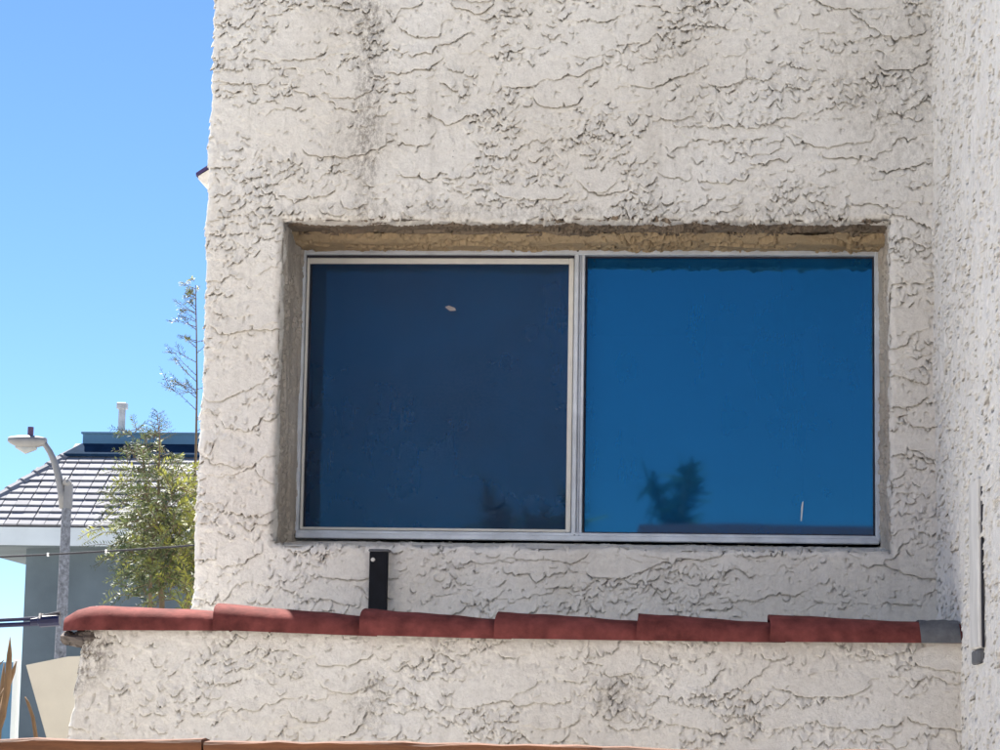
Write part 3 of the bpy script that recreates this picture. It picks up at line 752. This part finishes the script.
mb = MB(); c0 = L_(16, 447); c1 = L_(36, 449.5); mb.tube([(c0.x, LY, h0.z-0.085), (0.5*(c0.x+c1.x), LY, h0.z-0.135), (c1.x, LY, h0.z-0.11)], [0.05, 0.11, 0.06], 10); mb.build('lens', M_lens, hd_, smooth=True)
c = L_(30.5, 434); mb = MB(); mb.tube([(c.x, LY, c.z-0.06), (c.x, LY, L_(30.5, 427).z)], 0.055, 10); mb.build('photocell', M_photo, hd_)

# ------------------------------------------------------------------ tree behind the left corner
TY = 4.2
def T_(px, py, dy=0.0): return at(px, py, TY+dy)
base = T_(170, 640)
tree = thing('evergreen_tree', 'slender feathery evergreen tree with thin leader beside the house corner', 'tree', (base.x, TY, 0))
tr = random.Random(21)
def limb(p, r, name='branch'):
    mb = MB(); mb.tube(p, r, 6, True); return mb
trunks = []
tk = MB()
tk.tube([(base.x-0.02, TY, 0), (base.x, TY, 0.9), T_(162, 600), T_(152, 540), T_(146, 490), T_(143, 450)], [0.035, 0.026, 0.012, 0.008, 0.005, 0.003], 7)
tk.tube([(base.x, TY, 0.9), T_(188, 600, 0.2), T_(193, 520, 0.25), T_(196, 450, 0.3), T_(197, 390, 0.3), T_(196.5, 330, 0.3), T_(195.5, 285, 0.3)], [0.02, 0.011, 0.008, 0.0055, 0.004, 0.003, 0.0018], 7)
tk.tube([(base.x-0.02, TY, 1.2), T_(150, 590, -0.1), T_(158, 500, -0.1), T_(160, 440, -0.1), T_(157, 412, -0.1)], [0.012, 0.008, 0.005, 0.003, 0.0012], 6)
crown_a, crown_y, crown_d, twig = MB(), MB(), MB(), MB()
def frond(mb, p, d, L, n, leaf, droop=0.25, thin=1.0):
    """a spray: a fine curved twig with narrow leaflets on both sides"""
    d = d.normalized(); sd = d.cross(Vector((tr.uniform(-.4, .4), tr.uniform(-1, -.3), tr.uniform(-.3, .6)))).normalized()
    pts = []
    for i in range(n+1):
        t = i/n; pts.append(p+d*(L*t)+Vector((0, 0, -droop*L*t*t)))
    twig.tube([pts[0], pts[n//2], pts[-1]], [0.0022*thin, 0.0014*thin, 0.0006], 3, False)
    for i in range(1, n+1):
        t = i/n; q = pts[i]; dd = (pts[i]-pts[i-1]).normalized()
        ll = leaf*(0.55+0.9*math.sin(math.pi*min(1, t*0.85+0.12)))*tr.uniform(0.7, 1.2)
        for s in (-1, 1):
            if tr.random() < 0.12: continue
            ax = (sd*s*0.85+dd*0.75+Vector((tr.uniform(-.2, .2), tr.uniform(-.2, .2), tr.uniform(-.3, .15)))).normalized()
            wv = ax.cross(Vector((tr.uniform(-.5, .5), tr.uniform(-1, -.2), tr.uniform(0, 1)))).normalized()*ll*0.105
            m = q+ax*ll*0.5
            mb.add([q, m+wv, q+ax*ll, m-wv], [(0, 1, 2, 3)])
# dense lower crown
for i in range(720):
    py = tr.triangular(445, 612, 560); 
    hw = 41*min(1, 0.55+(py-440)/130) ; cx = 156+(py-520)*0.02
    off = tr.gauss(0, 0.42); px = cx+off*hw+8
    if px < 118 and tr.random() < 0.6: continue
    dy = tr.uniform(-0.22, 0.25)
    p = T_(px, py, dy)
    o = Vector((off*0.9+tr.uniform(-.5, .5), tr.uniform(-0.7, 0.5), tr.uniform(-0.1, 0.9)))
    mb_ = crown_y if (px > 164 and tr.random() < 0.32) or tr.random() < 0.10 else (crown_d if tr.random() < 0.38 else crown_a)
    frond(mb_, p, o, tr.uniform(0.07, 0.19), 13, 0.021, tr.uniform(0.2, 0.8))
# top tuft at the left stem and thin leaders
for i in range(46):
    p = T_(tr.uniform(126, 160), tr.uniform(428, 475), tr.uniform(-.1, .1)); frond(crown_a if tr.random() < .6 else crown_d, p, Vector((tr.uniform(-1, 1), tr.uniform(-.5, .3), tr.uniform(0, 1.0))), tr.uniform(.05, .10), 8, 0.017, 0.2)
for i in range(14):
    t = i/13; p = T_(159.5-2*t, 440-28*t, -0.1); s = -1 if i % 2 else 1
    frond(crown_d, p, Vector((s, 0.1, 0.35)), 0.05*(1-t)+0.025, 7, 0.010, -0.1, 0.7)
for i in range(30):
    t = tr.random(); py = 432-148*t; p = T_(197-1.5*t, py, 0.3); s = -1 if tr.random() < 0.7 else 1
    L = (0.15*(1-t)+0.06)*tr.uniform(0.5, 1.2); d = Vector((s*tr.uniform(.7, 1.2), tr.uniform(-.6, .6), tr.uniform(0.15, 0.8)))
    mbx = crown_y if t > 0.93 else (crown_d if tr.random() < .6 else crown_a)
    frond(mbx, p, d, L, 7, 0.010, -0.12, 0.9)
    for k in range(tr.randint(1, 3)):
        frond(mbx, p+d.normalized()*L*tr.uniform(.3, .85), d+Vector((tr.uniform(-.8, .8), tr.uniform(-.8, .8), tr.uniform(-.6, .9))), L*tr.uniform(.25, .5), 6, 0.012, tr.uniform(-.3, .3), 0.8)
for i in range(16):
    p = T_(tr.uniform(184, 199), tr.uniform(278, 300), 0.3); frond(crown_y, p, Vector((tr.uniform(-1, 1), tr.uniform(-1, 1), tr.uniform(-.2, 1))), 0.03, 5, 0.011, 0.1, .7)
tko = tk.build('trunk', M_bark, tree, smooth=True)
cro = crown_a.build('crown', M_leaf, tree); crown_y.build('yellow_foliage', M_leafy, cro); crown_d.build('dark_foliage', M_leafd, cro); twig.build('twigs', M_bark, cro)
for o in (cro, *[c for c in cro.children]): o['kind'] = 'stuff'

# ------------------------------------------------------------------ cables
def sag(a, b, s, n=16):
    return [a.lerp(b, i/n)+Vector((0, 0, -s*4*(i/n)*(1-i/n))) for i in range(n+1)]
ca = at(-160, 562, 3.2); cb = at(205, 544.5, 3.2)
sp_ = thing('overhead_cable', 'thin black overhead cable with clips crossing in front of the grey house', 'cable', (ca.x, 3.2, ca.z))
mb = MB(); mb.tube(sag(ca, cb, 0.01), 0.0038, 8); mb.build('wire', M_cable, sp_)
for px in (49, 107):
    t = (px+160)/365; p = ca.lerp(cb, t)+Vector((0, 0, -0.01*4*t*(1-t))); mb = MB(); mb.box((p.x-0.005, p.y-0.005, p.z-0.007), (p.x+0.005, p.y+0.005, p.z+0.007), bev=0.003); mb.build('clip', M_white, sp_)
YC = -0.36
kc = thing('service_cables', 'pair of dark blue service cables entering a connector at the parapet end', 'cable', tuple(at(30, 621, YC)))
for (y0c, y1c, r_) in ((619.5, 617, 0.0042), (623.5, 622.5, 0.0055)):
    a = at(-150, y0c+4, YC); b = at(58, y1c, YC); mb = MB(); mb.tube(sag(a, b, 0.004), r_, 8); mb.build('cable', M_bluecable, kc)
a = at(31, 622, YC); b = at(60, 620, YC); mb = MB(); mb.tube([a, a.lerp(b, .25), a.lerp(b, .3), b], [0.009, 0.010, 0.014, 0.014], 10); mb.build('connector', M_bluecable, kc)
a = at(43, 617, YC); b = at(60, 613.5, YC); mb = MB(); mb.tube([a, b], 0.006, 8); mb.build('connector_sleeve', M_cable, kc)
p = at(41, 616, YC); mb = MB(); mb.box((p.x-0.002, p.y-0.012, p.z-0.008), (p.x+0.002, p.y+0.012, p.z+0.006)); mb.build('clip', M_white, kc)

# ------------------------------------------------------------------ cream board, dry plant and post behind the parapet's end
YB = 0.35
mb = MB(); P = [at(x, y, YB) for x, y in [(26, 665), (68, 656.5), (110, 655), (110, 800), (64, 800)]]
n = len(P); mb.add([(p.x, YB, p.z) for p in P]+[(p.x, YB+0.02, p.z) for p in P], [tuple(range(n))[::-1], tuple(range(n, 2*n))]+[(i, (i+1) % n, n+(i+1) % n, n+i) for i in range(n)])
mb.add([(0, 0, 0)]*0, [])
zl = min(p.z for p in P); xa = P[3].x; xb = P[4].x
mb.box((min(xa, xb)+0.02, YB+0.021, 0), (max(xa, xb)-0.02, YB+0.045, zl+0.12))
tag(mb.build('leaning_board', M_board), 'cream coloured board with slanted edge propped behind the parapet end', 'board')
dp = thing('dry_plant', 'dry brown pointed stalks of a dead plant at the lower left', 'plant', (at(5, 745, 0.1).x, 0.1, 0))
stalks = [[(-8, 745), (2, 715), (7, 690), (9.5, 655), (10, 637)], [(-2, 700), (6, 690), (13, 672), (16.5, 661)], [(36.5, 740), (33, 718), (28, 703), (25, 697)], [(1, 700), (3, 680), (4, 663)], [(-6, 668), (0, 664), (4, 660)]]
rads = [[.012, .011, .009, .007, .001], [.004, .008, .006, .001], [.006, .005, .004, .0015], [.006, .006, .001], [.003, .002, .001]]
for k, (s_, r_) in enumerate(zip(stalks, rads)):
    mb = MB(); Y0 = 0.1+0.05*k; q = [at(x, y, Y0) for x, y in s_]
    g0 = Vector((q[0].x-0.02, Y0, 0)) if k != 4 else q[0]
    mb.tube([g0]+q if k != 4 else q, ([r_[0]*1.3]+r_) if k != 4 else r_, 7); mb.build('stalk', M_stem, dp, smooth=True)
yp = 5.0
pa = at(14, 640, yp); pb2 = at(19.5, 640, yp)
mb = MB(); mb.box((pa.x, yp, 0), (pb2.x, yp+0.05, at(15, 660, yp).z), bev=0.004); tag(mb.build('fence_post', M_fascia), 'slim pale blue painted post behind the dry stalks', 'post')
mb = MB(); q0 = at(-60, 662, yp+0.6); q1 = at(14, 662, yp+0.6); mb.box((q0.x, yp+0.6, 0), (q1.x, yp+0.64, q1.z), bev=0.004); tag(mb.build('dark_panel', M_ridge), 'dark blue grey panel standing behind the dry stalks', 'panel')

# ------------------------------------------------------------------ behind the camera: what the panes mirror
def mir(px, py, Y):      # place at depth Y (<0) whose mirror image in the glass shows at (px, py)
    p = at(px, py, 2*(YF+0.034)-Y); c = Vector((1.11, YF+0.034, 0)); n = Vector((-math.sin(PYAW), -math.cos(PYAW), 0))
    return p-n*(2*(p-c).dot(n))
def spiky(name, label, stems, Y, r0, leaf, seed):
    rr = random.Random(seed); b0 = mir(stems[0][0][0], stems[0][0][1], Y)
    t = thing(name, label, 'tree', (b0.x, Y, 0)); tk = MB(); lf = MB()
    for st in stems:
        pts = [mir(x, y, Y) for x, y in st]
        tk.tube([Vector((b0.x, Y, 0))]+pts, [r0*1.4]+[r0]*(len(pts)-1)+[r0*0.4], 7)
        for i in range(len(pts)-1):
            for k in range(75):
                p = pts[i].lerp(pts[i+1], rr.random()); a = Vector((rr.gauss(0, 1), rr.gauss(0, 1), rr.gauss(0.2, .8))).normalized(); l = leaf*rr.choice((.4, .6, .8, 1.0, 1.7))
                wv = a.cross(Vector((rr.random(), rr.random(), rr.random()))).normalized()*leaf*0.13
                lf.add([p-wv, p+wv, p+a*l+wv*.4, p+a*l-wv*.4], [(0, 1, 2, 3)])
    tk.build('trunk', M_bark, t); o = lf.build('crown', M_leafd, t); o['kind'] = 'stuff'; return t
spiky('yucca_tree', 'dark two-armed spiky tree mirrored in the right pane', [[(675, 560), (679, 528), (681, 505), (686, 484), (690, 464)], [(675, 560), (672, 528), (664, 508), (650, 484)], [(675, 560), (676, 530), (676, 508)]], -38, 0.09, 0.30, 3)
spiky('round_tree', 'dark low tree faintly mirrored in the left pane', [[(520, 580), (500, 535), (492, 512)], [(520, 580), (530, 540), (545, 518)], [(520, 580), (560, 545), (574, 505)]], -38, 0.12, 0.45, 4)
HY = -15.0
q0 = mir(640, 524, HY-3); q1 = mir(990, 531, HY)
xa, xb = q0.x, q0.x+24.0; zr = q0.z
rh = thing('opposite_house', 'low house with red brown roof mirrored along the bottom of the right pane', 'house', (0.5*(xa+xb), HY, 0))
mb = MB(); mb.box((xa+0.5, HY-6, 0), (xb-0.5, HY, zr-0.9)); mb.build('wall', M_side, rh)
mb = MB(); mb.add([(xa, HY+0.6, zr-0.9), (xb, HY+0.6, zr-0.9), (xb, HY-6.6, zr-0.9), (xa, HY-6.6, zr-0.9), (xa, HY-3, zr), (xb, HY-3, zr)], [(0, 1, 5, 4), (2, 3, 4, 5), (0, 4, 3), (1, 2, 5), (0, 3, 2, 1)]); mb.build('roof', M_tile, rh)

# two unseen houses added to bounce sunlight onto the wall, clear of what the panes mirror
def plain_house(label, xa, xb, Y, hgt, mat, nwin):
    t = thing('bounce_house', label, 'house', (0.5*(xa+xb), Y, 0), None)
    mb = MB(); mb.box((xa, Y-7, 0), (xb, Y, hgt)); mb.build('wall', mat, t)
    mb = MB(); mb.add([(xa-0.4, Y+0.5, hgt), (xb+0.4, Y+0.5, hgt), (xb+0.4, Y-7.5, hgt), (xa-0.4, Y-7.5, hgt), (xa+3, Y-3.5, hgt+1.5), (xb-3, Y-3.5, hgt+1.5)], [(0, 1, 5, 4), (2, 3, 4, 5), (0, 4, 3), (1, 2, 5), (0, 3, 2, 1)]); mb.build('roof', M_roof, t)
    for fl_ in range(2 if hgt < 7 else 3):
        for i in range(nwin):
            cx = xa+(xb-xa)*(i+0.5)/nwin; z0 = 0.8+fl_*2.35
            mb = MB(); frame_ring(mb, cx-0.55, cx+0.55, z0, z0+1.2, 0.06, 0.06, 0.06, 0.06, Y+0.002, Y+0.05, 0.01); f = mb.build('window', M_fascia, t)
            mb = MB(); mb.box((cx-0.49, Y+0.003, z0+0.06), (cx+0.49, Y+0.012, z0+1.14)); mb.build('pane', M_gasket, f)
xl_ = mir(885, 540, -16).x; xr_ = mir(295, 540, -16).x
lo_, hi_ = min(xl_, xr_), max(xl_, xr_)
plain_house('white three-storey house across the yard behind the viewer, on the window\'s left', lo_-13.5, lo_-0.5, -9.2, 7.6, M_side, 4)
plain_house('white three-storey house across the yard behind the viewer, on the window\'s right', hi_+0.5, hi_+13.5, -9.2, 7.6, M_side, 4)
